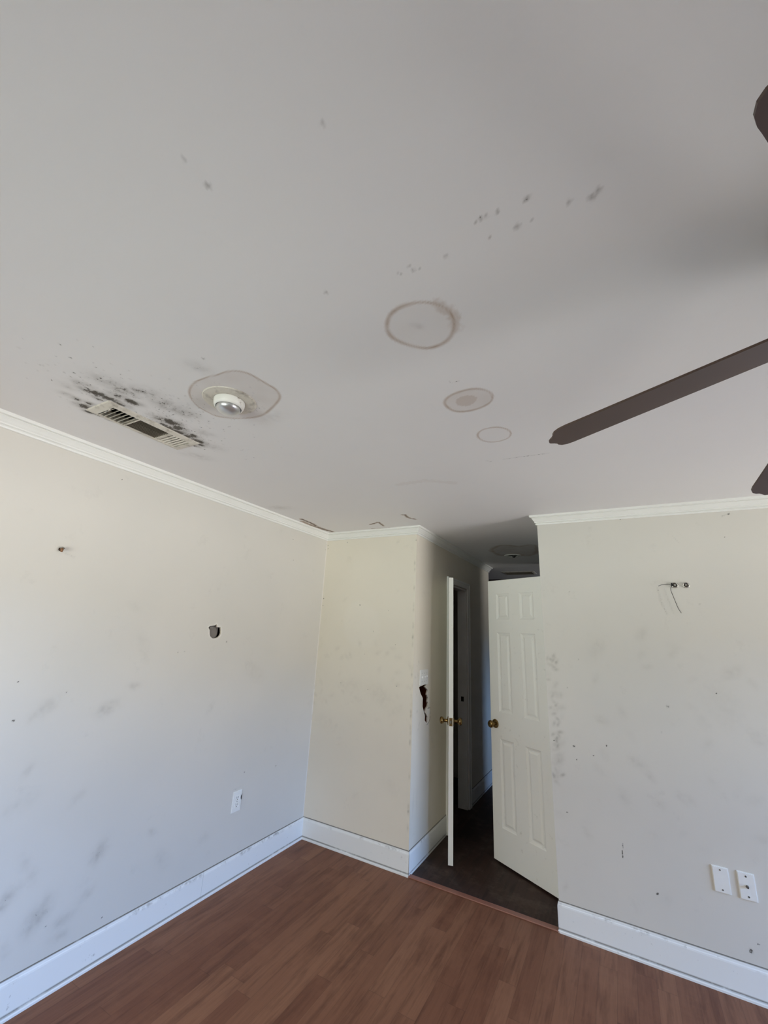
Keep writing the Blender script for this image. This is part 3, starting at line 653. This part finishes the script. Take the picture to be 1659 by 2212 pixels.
def crown(A_, B_, side, mA, mB, label):
    o = sweep('trim_%d' % tn[0], A_, B_, CROWN, H, side, mA, mB, M_TRIM); tn[0] += 1
    return tag(o, label, 'crown moulding', 'structure')
crown((XL, YR), (XL, YB), (1, 0), -1, -1, 'white crown moulding along the top of the left wall')
crown((XL, YB), (XA, YB), (0, -1), -1, 1, 'short white crown moulding over the wall left of the hallway')
crown((XA, YB), (XA, YH), (1, 0), 1, 1, 'white crown moulding running into the hallway')
crown((XA, YH), (XF0, YH), (0, 1), 1, 0, 'crown moulding on the far room side of the hallway corner')
crown((XB, YB), (XR, YB), (0, -1), 1, -1, 'white crown moulding over the wall right of the hallway')
crown((XB, YB), (XB, 5.2), (-1, 0), 1, 0, 'crown moulding on the hidden right side of the hallway')
crown((XR, YR), (XR, YB), (-1, 0), -1, -1, 'crown moulding along the right wall')
crown((XL, YR), (XR, YR), (0, 1), -1, -1, 'crown moulding along the wall behind the camera')
def base(name, A_, B_, side, mA, mB, label, prof=BASE):
    return tag(sweep(name, A_, B_, prof, 0, side, mA, mB, M_BOARD), label, 'baseboard', 'structure')
base('baseboard_left', (XL, YR), (XL, 2.1124), (1, 0), -1, 0, 'white baseboard of the left wall, nearer length up to the joint')
base('baseboard_left', (XL, 2.1138), (XL, YB), (1, 0), 0, -1, 'white baseboard of the left wall, farther length beyond the joint')
base('baseboard_back', (XL, YB), (XA, YB), (0, -1), -1, 0.6, 'short grimy white baseboard left of the hallway opening')
base('baseboard_back', (XB, YB), (XR, YB), (0, -1), .7, -1, 'grimy white baseboard right of the hallway opening')
base('baseboard_hall', (XA, YB), (XA, 3.764), (1, 0), .7, 0, 'baseboard round the corner into the hallway', BASEH)
base('baseboard_hall', (XA, 4.442), (XA, YH), (1, 0), 0, 1, 'dark baseboard deep in the hallway', BASEH)
base('baseboard_hall', (XB, YB), (XB, 3.27), (-1, 0), 1, 0, 'baseboard on the hidden right side of the hallway', BASEH)
base('baseboard_right', (XR, YR), (XR, 1.34), (-1, 0), -1, 0, 'white baseboard of the right wall')
base('baseboard_rear', (XL, YR), (XR, YR), (0, 1), -1, -1, 'white baseboard of the wall behind the camera')

# ---------------------------------------------------------------- door casings
def casing(side_x, s_, y0, y1, top, label, cw=.066):
    """casing and jamb round a doorway in a wall plane x=side_x facing s_ (+1/-1)."""
    bm = bmesh.new()
    def B(a_, b_, c_, d_, e1, e2): box(bm, min(a_, b_), max(a_, b_), c_, d_, e1, e2, .003)
    for t0, t1, o_ in ((0, .014, 0), (.0141, .019, .028)):
        pass
    B(side_x, side_x+s_*.014, y0-cw, y0-.004, 0, top+cw); B(side_x, side_x+s_*.014, y1+.004, y1+cw, 0, top+cw)
    B(side_x, side_x+s_*.014, y0-.004, y1+.004, top+.004, top+cw)
    for a_, b_ in ((y0-cw, y0-cw+.016), (y1+cw-.016, y1+cw)): B(side_x+s_*.0135, side_x+s_*.019, a_, b_, 0, top+cw)
    B(side_x+s_*.0135, side_x+s_*.019, y0-cw+.016, y1+cw-.016, top+cw-.016, top+cw)
    d = side_x-s_*.098
    B(side_x, d, y0, y0+.015, 0, top); B(side_x, d, y1-.015, y1, 0, top); B(side_x, d, y0+.015, y1-.015, top-.015, top)
    o = bm_obj('trim_%d' % tn[0], bm, M_TRIM); tn[0] += 1
    return tag(o, label, 'door casing', 'structure')
cl = casing(XA, 1, 3.83, 4.372, 2.055, 'white casing of the narrow closet doorway in the hallway')
casing(XB, -1, 3.345, 3.925, 2.06, 'hidden casing of the six panel door')
bm = bmesh.new(); box(bm, XA-.062, XA-.034, 4.3545, 4.357, .940, .985)
bm_obj('strike_plate', bm, M_BRONZE, cl)

# ---------------------------------------------------------------- doors
def panel_door(bm, W, T, z0_, z1_, panels):
    """leaf with free edge at x=0 and hinge edge at x=W; panels = (u0,u1,z0,z1) with a moulded, raised field."""
    xs = sorted({0, W} | {p[0] for p in panels} | {p[1] for p in panels}); zs = sorted({z0_, z1_} | {p[2] for p in panels} | {p[3] for p in panels})
    for s_ in (-1, 1):
        y = s_*T/2; grid = {(i, j): bm.verts.new((x, y, z)) for i, x in enumerate(xs) for j, z in enumerate(zs)}
        for i in range(len(xs)-1):
            for j in range(len(zs)-1):
                cx, cz = (xs[i]+xs[i+1])/2, (zs[j]+zs[j+1])/2
                quad = [grid[i, j], grid[i+1, j], grid[i+1, j+1], grid[i, j+1]]
                if any(p[0] < cx < p[1] and p[2] < cz < p[3] for p in panels):
                    prev = quad; a_, b_, c_, d_ = xs[i], xs[i+1], zs[j], zs[j+1]
                    for ins, dep in ((.004, .0035), (.011, .0065), (.017, .0085), (.024, .0085), (.036, .0030), (.040, .0025)):
                        nx = [bm.verts.new((px, y-s_*dep, pz)) for px, pz in ((a_+ins, c_+ins), (b_-ins, c_+ins), (b_-ins, d_-ins), (a_+ins, d_-ins))]
                        for k in range(4): bm.faces.new((prev[k], prev[(k+1) % 4], nx[(k+1) % 4], nx[k]))
                        prev = nx
                    bm.faces.new(prev)
                else: bm.faces.new(quad)
    # edges of the leaf
    for c in ((0, 0), (W, W)):
        vs_ = [bm.verts.new((c[0], y, z)) for y, z in ((-T/2, z0_), (T/2, z0_), (T/2, z1_), (-T/2, z1_))]; bm.faces.new(vs_)
    for z in (z0_, z1_):
        bm.faces.new([bm.verts.new(p) for p in ((0, -T/2, z), (W, -T/2, z), (W, T/2, z), (0, T/2, z))])
    bmesh.ops.remove_doubles(bm, verts=bm.verts, dist=1e-5)
def knob(parent, x, z, s_, T):
    Mx = Matrix.Translation((x, s_*T/2, z)) @ Matrix.Rotation(-s_*math.pi/2, 4, 'X')
    bm = bmesh.new(); lathe(bm, [(0, 0), (.031, 0), (.0325, .002), (.031, .0055), (.022, .009), (.013, .011), (.0115, .02), (.0115, .032), (.016, .037), (.0235, .043),
                       (.0265, .051), (.0262, .058), (.022, .065), (.012, .0685), (0, .069)], 40, Mx)
    return bm_obj('door_knob', bm, M_BRASS, parent, 40)
def build_door(n_, free, hinge, T, z0_, z1_, panels, kz, label, knobs=(-1, 1)):
    W = math.hypot(hinge[0]-free[0], hinge[1]-free[1])
    bm = bmesh.new(); panel_door(bm, W, T, z0_, z1_, panels(W))
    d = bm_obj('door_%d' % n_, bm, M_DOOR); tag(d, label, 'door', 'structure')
    d.location = (free[0], free[1], 0); d.rotation_euler = (0, 0, math.atan2(hinge[1]-free[1], hinge[0]-free[0]))
    for s_ in knobs: knob(d, .048, kz, s_, T)
    bm = bmesh.new(); box(bm, -.0012, .002, -.0125, .0125, kz-.029, kz+.029, .0008); lp = bm_obj('latch_plate', bm, M_BRASS, d)
    bm = bmesh.new(); box(bm, -.010, -.001, -.006, .006, kz-.010, kz+.010, .002); bm_obj('latch_bolt', bm, M_SCREW, lp)
    for hz in (.25, 1.05, 1.82):
        bm = bmesh.new(); lathe(bm, [(0, -.045), (.006, -.045), (.006, .045), (0, .045)], 12, Matrix.Translation((W+.004, T/2 if n_ == 1 else -T/2, hz)))
        bm_obj('hinge', bm, M_BRASS, d)
    return d
def six(W, l=.088, r_=.088, mid=.104):
    pw = (W-l-r_-mid)/2; out = []
    for a_ in (l, l+pw+mid):
        for zz in ((.234, .827), (1.015, 1.618), (1.724, 1.932)): out.append((a_, a_+pw, zz[0], zz[1]))
    return out
build_door(1, (-1.2005, 3.3215), (-1.3790, 3.826), .036, .012, 2.045, lambda W: six(W), .935, 'narrow white closet door standing edge-on in the hallway')
build_door(2, (-.957, 3.620), (-.4715, 3.357), .035, .014, 2.046, lambda W: six(W), .925, 'white six panel door with a brass knob beside the right wall')

# ---------------------------------------------------------------- ceiling fan
HUB = Vector((.563, 1.046, 2.267))
fan = empty('ceiling_fan', (HUB.x, HUB.y, H), 0, 'dark brown five blade ceiling fan cut off by the right edge', 'ceiling fan')
bm = bmesh.new(); lathe(bm, [(0, 0), (.075, 0), (.075, -.018), (.062, -.045), (.03, -.055), (0, -.055)], 40); bm_obj('canopy', bm, M_BRONZE, fan, 40)
bm = bmesh.new(); lathe(bm, [(.0, -.05), (.016, -.05), (.016, -.085), (0, -.085)], 20); bm_obj('downrod', bm, M_BRONZE, fan, 40)
bm = bmesh.new(); lathe(bm, [(0, -.075), (.06, -.078), (.105, -.09), (.118, -.105), (.118, -.15), (.108, -.168), (.075, -.178), (0, -.178)], 48); bm_obj('motor_housing', bm, M_BRONZE, fan, 40)
bm = bmesh.new(); lathe(bm, [(0, -.176), (.05, -.176), (.052, -.20), (.045, -.225), (.02, -.235), (0, -.235)], 32); bm_obj('switch_housing', bm, M_BRONZE, fan, 40)
# (angle, droop, pitch) of each blade: damp has let them sag by different amounts
PH = 3.025; ST = 2*math.pi/5
BL = [(PH, .222, -.028, .705), (PH+ST-.080, .060, .060, .670), (PH-ST-.060, .270, -.100, .710), (PH+2*ST, .18, .1, .70), (PH-2*ST, .2, .1, .70)]
WT, WR = .054, .049
for ang, dr, pt, R_ in BL:
    bm = bmesh.new()
    tip = [(-.055, 1), (-.038, .96), (-.024, .82), (-.017, .62), (-.0155, .45), (-.010, .30), (-.004, .18), (0, .08)]
    side = [(s_, WR+(WT-WR)*s_/R_) for s_ in (.185, .24, .32, .42, .52, .60)]
    out = [(s_, w_) for s_, w_ in side]+[(R_+a_, WT*b_) for a_, b_ in tip]
    poly = [(.17, WR*.72)]+out+[(s_, -w_) for s_, w_ in out[::-1]]+[(.17, -WR*.72)]
    o_ = Vector((math.cos(ang), math.sin(ang), 0)); c_ = Vector((-math.sin(ang), math.cos(ang), 0)); Z = Vector((0, 0, 1))
    def P(s_, w_, h_=0):
        nr = Z*math.cos(pt)-c_*math.sin(pt)
        return HUB-Vector((HUB.x, HUB.y, H))+o_*s_*math.cos(dr)-Z*s_*math.sin(dr)+c_*w_*math.cos(pt)+Z*w_*math.sin(pt)+nr*h_
    lo = [bm.verts.new(P(s_, w_, -.003)) for s_, w_ in poly]; hi = [bm.verts.new(P(s_, w_, .003)) for s_, w_ in poly]
    bm.faces.new(lo); bm.faces.new(hi[::-1])
    for i in range(len(poly)): j = (i+1) % len(poly); bm.faces.new((lo[i], hi[i], hi[j], lo[j]))
    bl = bm_obj('blade', bm, M_BLADE, fan)
    bm = bmesh.new()
    ir = [(.09, .014), (.15, .012), (.19, .030), (.235, .030), (.245, .012), (.245, -.012), (.235, -.030), (.19, -.030), (.15, -.012), (.09, -.014)]
    lo = [bm.verts.new(P(s_, w_, .0032)) for s_, w_ in ir]; hi = [bm.verts.new(P(s_, w_, .0080)) for s_, w_ in ir]
    bm.faces.new(lo); bm.faces.new(hi[::-1])
    for i in range(len(ir)): j = (i+1) % len(ir); bm.faces.new((lo[i], hi[i], hi[j], lo[j]))
    bm_obj('blade_iron', bm, M_BRONZE, bl)

# ---------------------------------------------------------------- recessed lights
def recessed(loc, ro, ri, label, lit_bulb):
    t = empty('recessed_light', (loc[0], loc[1], H), 0, label, 'ceiling light')
    bm = bmesh.new(); lathe(bm, [(ri, .004), (ri, -.0045), (ri+.003, -.006), (ro-.012, -.0045), (ro-.003, -.0035), (ro, 0)], 64)
    bm_obj('trim_ring', bm, M_VENT if lit_bulb else M_TRIM, t, 30)
    if lit_bulb:
        bm = bmesh.new(); lathe(bm, [(.0585, .01), (.0600, -.004), (.0595, -.014), (.0575, -.024), (.0540, -.031), (.0495, -.033), (.0485, -.029), (.0485, -.01)], 64)
        bm_obj('eyeball_rim', bm, M_RIM, t, 40)
        bm = bmesh.new(); n_ = 14
        lathe(bm, [(.030, .03), (.0455, -.015), (.0465, -.030)]+[(.0465*math.cos(i/n_*math.pi/2), -.034-.026*math.sin(i/n_*math.pi/2)) for i in range(n_)]+[(0, -.060)], 64)
        bm_obj('reflector_bulb', bm, M_BULB, t, 60)
    else:
        bm = bmesh.new(); lathe(bm, [(ri-.001, .0), (ri-.002, .05), (ri-.02, .10), (0, .10)], 40); bm_obj('can_housing', bm, M_DARK, t, 40)
        bm = bmesh.new(); lathe(bm, [(0, -.022), (.012, -.02), (.017, -.01), (.017, .06), (0, .06)], 24, Matrix.Translation((.012, .01, 0))); bm_obj('lamp_socket', bm, M_DARK, t, 40)
    return t
recessed(EYE, .104, .0605, 'round recessed eyeball light with a silvery bulb beside the mouldy vent', True)
recessed(HL, .086, .056, 'dark recessed ceiling light without a bulb in the hallway', False)

# ---------------------------------------------------------------- ceiling registers
def slat(bm, A_, B_, wdir, wd, tilt, th=.0012):
    A_, B_ = Vector(A_), Vector(B_); w_ = Vector(wdir)*math.cos(tilt)+Vector((0, 0, 1))*math.sin(tilt); nrm = (B_-A_).normalized().cross(w_).normalized()
    vs_ = [bm.verts.new(p+w_*a_*wd/2+nrm*b_*th/2) for p in (A_, B_) for a_, b_ in ((-1, -1), (1, -1), (1, 1), (-1, 1))]
    for q_ in ((0, 1, 2, 3), (7, 6, 5, 4), (0, 4, 5, 1), (1, 5, 6, 2), (2, 6, 7, 3), (3, 7, 4, 0)): bm.faces.new([vs_[i] for i in q_])
def register(x0, x1, y0, y1, label, long_y=True, mat=M_VENT, small=False):
    cx, cy = (x0+x1)/2, (y0+y1)/2; root = empty('ceiling_register', (cx, cy, H), 0, label, 'air vent')
    hx, hy = (x1-x0)/2, (y1-y0)/2; ix, iy = hx-.028, hy-.036
    bm = bmesh.new()
    prof = [(0, 0), (.004, -.004), (.012, -.0065), (1, -.0095)]
    rings = []
    for k, (a_, z) in enumerate([(0, 0), (.004, -.0045), (.010, -.006), (None, -.010), (None, .012)]):
        ax, ay = (hx-a_, hy-a_) if a_ is not None else (ix, iy)
        rings.append([bm.verts.new((sx*ax, sy*ay, z)) for sx, sy in ((-1, -1), (1, -1), (1, 1), (-1, 1))])
    for A_, B_ in zip(rings, rings[1:]):
        for i in range(4): bm.faces.new((A_[i], A_[(i+1) % 4], B_[(i+1) % 4], B_[i]))
    bm_obj('frame', bm, mat, root)
    z = -.004
    def one(*a_, mt=None):
        bm = bmesh.new(); slat(bm, *a_); bm_obj('slat', bm, mt or mat, root)
    if small:
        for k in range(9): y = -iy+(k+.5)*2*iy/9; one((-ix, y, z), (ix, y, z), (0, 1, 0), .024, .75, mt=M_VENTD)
        return root
    s1, s2 = -iy+.115, iy-.105
    for k in range(6): y = -iy+.010+k*.0185; one((-ix, y, z), (ix, y, z), (0, 1, 0), .017, 1.05)
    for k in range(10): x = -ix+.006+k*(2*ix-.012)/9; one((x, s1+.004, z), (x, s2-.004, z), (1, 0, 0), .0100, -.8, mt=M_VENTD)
    for k in range(6): y = s2+.010+k*.0172; one((-ix, y, z), (ix, y, z), (0, 1, 0), .0090, -.50)
    for y in (s1, s2):
        bm = bmesh.new(); box(bm, -ix, ix, y-.0025, y+.0025, -.009, .008); bm_obj('divider', bm, mat, root)
    bm = bmesh.new(); tube(bm, [(ix-.03, -iy+.005, -.008), (ix-.032, -iy-.002, -.018), (ix-.040, -iy-.006, -.022), (ix-.05, -iy-.004, -.022)], .0028)
    bm_obj('lever', bm, M_CHROME, root)
    return root
register(*VENT, 'mould-stained white ceiling vent above the left wall')
register(*VENT2, 'small dark vent on the far room ceiling', small=True)

# ---------------------------------------------------------------- plates and fittings on the walls
def frame_to(loc, nrm):
    """matrix whose local x = horizontal along wall, y = up, z = out of the wall."""
    z = Vector(nrm); y = Vector((0, 0, 1)); x = y.cross(z)
    m = Matrix((x, y, z)).transposed().to_4x4(); m.translation = Vector(loc); return m
def place(root, loc, nrm): root.matrix_world = frame_to(loc, nrm)
def plate(root, w_, h_, th=.0055):
    bm = bmesh.new(); box(bm, -w_/2, w_/2, -h_/2, h_/2, 0, th)
    top = [e_ for e_ in bm.edges if all(v.co.z > th*.9 for v in e_.verts)]
    bmesh.ops.bevel(bm, geom=top, offset=.0035, segments=2, affect='EDGES'); return bm_obj('plate', bm, M_PLATE, root)
def disc(name, root, x, y, z0_, r_, h_, mat, n_=20):
    bm = bmesh.new(); lathe(bm, [(0, 0), (r_, 0), (r_, h_*.6), (r_*.8, h_), (0, h_)], n_, Matrix.Translation((x, y, z0_))); return bm_obj(name, bm, mat, root, 30)

o = empty('wall_outlet', (0, 0, 0), 0, 'white electrical outlet low on the left wall near the corner', 'outlet'); place(o, (XL, 2.312, .455), (1, 0, 0))
plate(o, .076, .122)
for s_ in (-1, 1):
    bm = bmesh.new(); box(bm, -.017, .017, s_*.0205-.0145, s_*.0205+.0145, .005, .0068, .004); rc = bm_obj('receptacle', bm, M_PLATE, o)
    bm = bmesh.new()
    for a_ in (-.0075, .0055): box(bm, a_, a_+.0025, s_*.0205-.002, s_*.0205+.008, .0066, .0072)
    box(bm, -.003, .003, s_*.0205-.011, s_*.0205-.006, .0066, .0072); bm_obj('slots', bm, M_SCREW, rc)
disc('screw', o, 0, 0, .005, .003, .0015, M_SCREW)
bm = bmesh.new(); pts = [(.0385, .036), (.031, .026), (.0295, .016), (.0315, .006), (.0375, .0)]
a_ = [bm.verts.new((x-.0005, y, .0058)) for x, y in pts]+[bm.verts.new((.0375, .018, .0058))]; bm.faces.new(a_)
for v in bmesh.ops.extrude_face_region(bm, geom=list(bm.faces))['geom']:
    if isinstance(v, bmesh.types.BMVert): v.co.z += .0006
bm_obj('broken_edge', bm, M_DARK, o)

o = empty('blank_wall_plate', (0, 0, 0), 0, 'plain white blank wall plate left of the cable plate', 'wall plate'); place(o, (.335, YB, .459), (0, -1, 0))
plate(o, .068, .112)
for y in (-.042, .042): disc('screw', o, 0, y, .005, .0035, .0015, M_SCREW)
o = empty('cable_wall_plate', (0, 0, 0), 0, 'white cable plate with a threaded connector, near the right edge', 'wall plate'); place(o, (.436, YB, .459), (0, -1, 0))
plate(o, .068, .116)
for y in (-.042, .042): disc('screw', o, 0, y, .005, .0042, .0015, M_SCREW)
disc('connector_nut', o, 0, 0, .005, .0072, .004, M_SCREW, 6); disc('connector', o, 0, 0, .008, .0046, .011, M_SCREW)

o = empty('light_switch', (0, 0, 0), 0, 'white three gang switch plate above the torn wall gash', 'light switch'); place(o, (XA, 3.252, 1.245), (1, 0, 0))
plate(o, .164, .114)
for x in (-.046, 0, .046):
    bm = bmesh.new(); box(bm, x-.005, x+.005, -.012, .012, .005, .007); tg = bm_obj('toggle', bm, M_PLATE, o)
    bm = bmesh.new(); box(bm, x-.0038, x+.0038, -.004, .010, .006, .016, .0015); bm_obj('lever', bm, M_PLATE, tg)
    for y in (-.030, .030): disc('screw', o, x, y, .005, .0026, .001, M_SCREW, 12)

# round metal box showing through the punched hole
o = empty('junction_box', (0, 0, 0), 0, 'round grey metal box cover inside the punched hole of the left wall', 'junction box'); place(o, (XL, 1.925, 1.522), (1, 0, 0))
# local x runs along +y of the room here
bm = bmesh.new(); lathe(bm, [(0, -.014), (.036, -.014), (.040, -.016), (.041, -.030), (0, -.030)], 40, Matrix.Translation((-.006, -.004, 0))); bm_obj('cover', bm, M_GREY, o, 30)
bm = bmesh.new(); box(bm, -.05, .05, -.05, .05, -.06, -.031); bm_obj('box_body', bm, M_GREY, o)
bm = bmesh.new(); box(bm, -.036, -.006, .022, .036, -.013, -.009, .002); bm_obj('tab', bm, M_GREY, o)

o = empty('wall_hook', (0, 0, 0), 0, 'small corroded metal hook high on the left wall', 'hook'); place(o, (XL, .951, 1.888), (1, 0, 0))
disc('base', o, 0, 0, 0, .0085, .004, M_BRONZE)
bm = bmesh.new(); tube(bm, [(0, 0, .003), (0, .002, .016), (-.002, .001, .022), (-.003, -.006, .025), (-.003, -.013, .022)], [.0055, .005, .006, .006, .005], 12); bm_obj('hook', bm, simple('corroded_brass', srgb(126, 92, 66), .45, .6, .4, 120), o, 50)
bm = bmesh.new(); lathe(bm, [(0, 0), (.0075, 0), (.0075, .002), (.004, .004), (0, .004)], 16, Matrix.Translation((-.001, .004, .018))); bm_obj('screw_head', bm, M_CHROME, o, 50)
bm = bmesh.new(); tube(bm, [(.0, .006, .004), (.007, .009, .009), (.013, .006, .010)], .0022); bm_obj('prong', bm, M_BRONZE, o)

def anchor(x, label):
    o = empty('wall_anchor', (0, 0, 0), 0, label, 'wall anchor'); place(o, (x, YB, 1.935), (0, -1, 0))
    bm = bmesh.new()
    n1, n2 = 36, 12; vv = [[bm.verts.new(((.0150+.0036*math.cos(2*math.pi*j/n2))*math.cos(2*math.pi*i/n1), (.0150+.0036*math.cos(2*math.pi*j/n2))*math.sin(2*math.pi*i/n1)*.92, .005+.0040*math.sin(2*math.pi*j/n2))) for j in range(n2)] for i in range(n1)]
    for i in range(n1):
        for j in range(n2): bm.faces.new((vv[i][j], vv[(i+1) % n1][j], vv[(i+1) % n1][(j+1) % n2], vv[i][(j+1) % n2]))
    bm_obj('ring', bm, M_CHROME, o, 60)
    disc('cup', o, 0, 0, 0, .0135, .004, M_BRONZE); disc('screw_head', o, .001, .001, .003, .0078, .006, M_CHROME)
    return o
a1 = anchor(.323, 'round metal wall anchor trailing two thin wires, left of its twin')
anchor(.379, 'round metal wall anchor without wires, right of its twin')
bm = bmesh.new(); tube(bm, [(-.012, -.004, .006), (-.026, .001, .018), (-.05, .002, .030), (-.072, -.002, .036), (-.086, -.008, .036)], .0013); bm_obj('wire', bm, M_DARK, a1, 60)
bm = bmesh.new(); tube(bm, [(-.016, -.004, .008), (-.023, -.018, .014), (-.024, -.034, .014), (-.016, -.07, .013), (-.006, -.115, .012), (.0, -.14, .013), (.011, -.165, .016)], .0013); bm_obj('wire', bm, M_DARK, a1, 60)
bm = bmesh.new(); box(bm, -.018, -.010, -.006, .013, .002, .010, .001); bm_obj('clip', bm, M_DARK, a1)
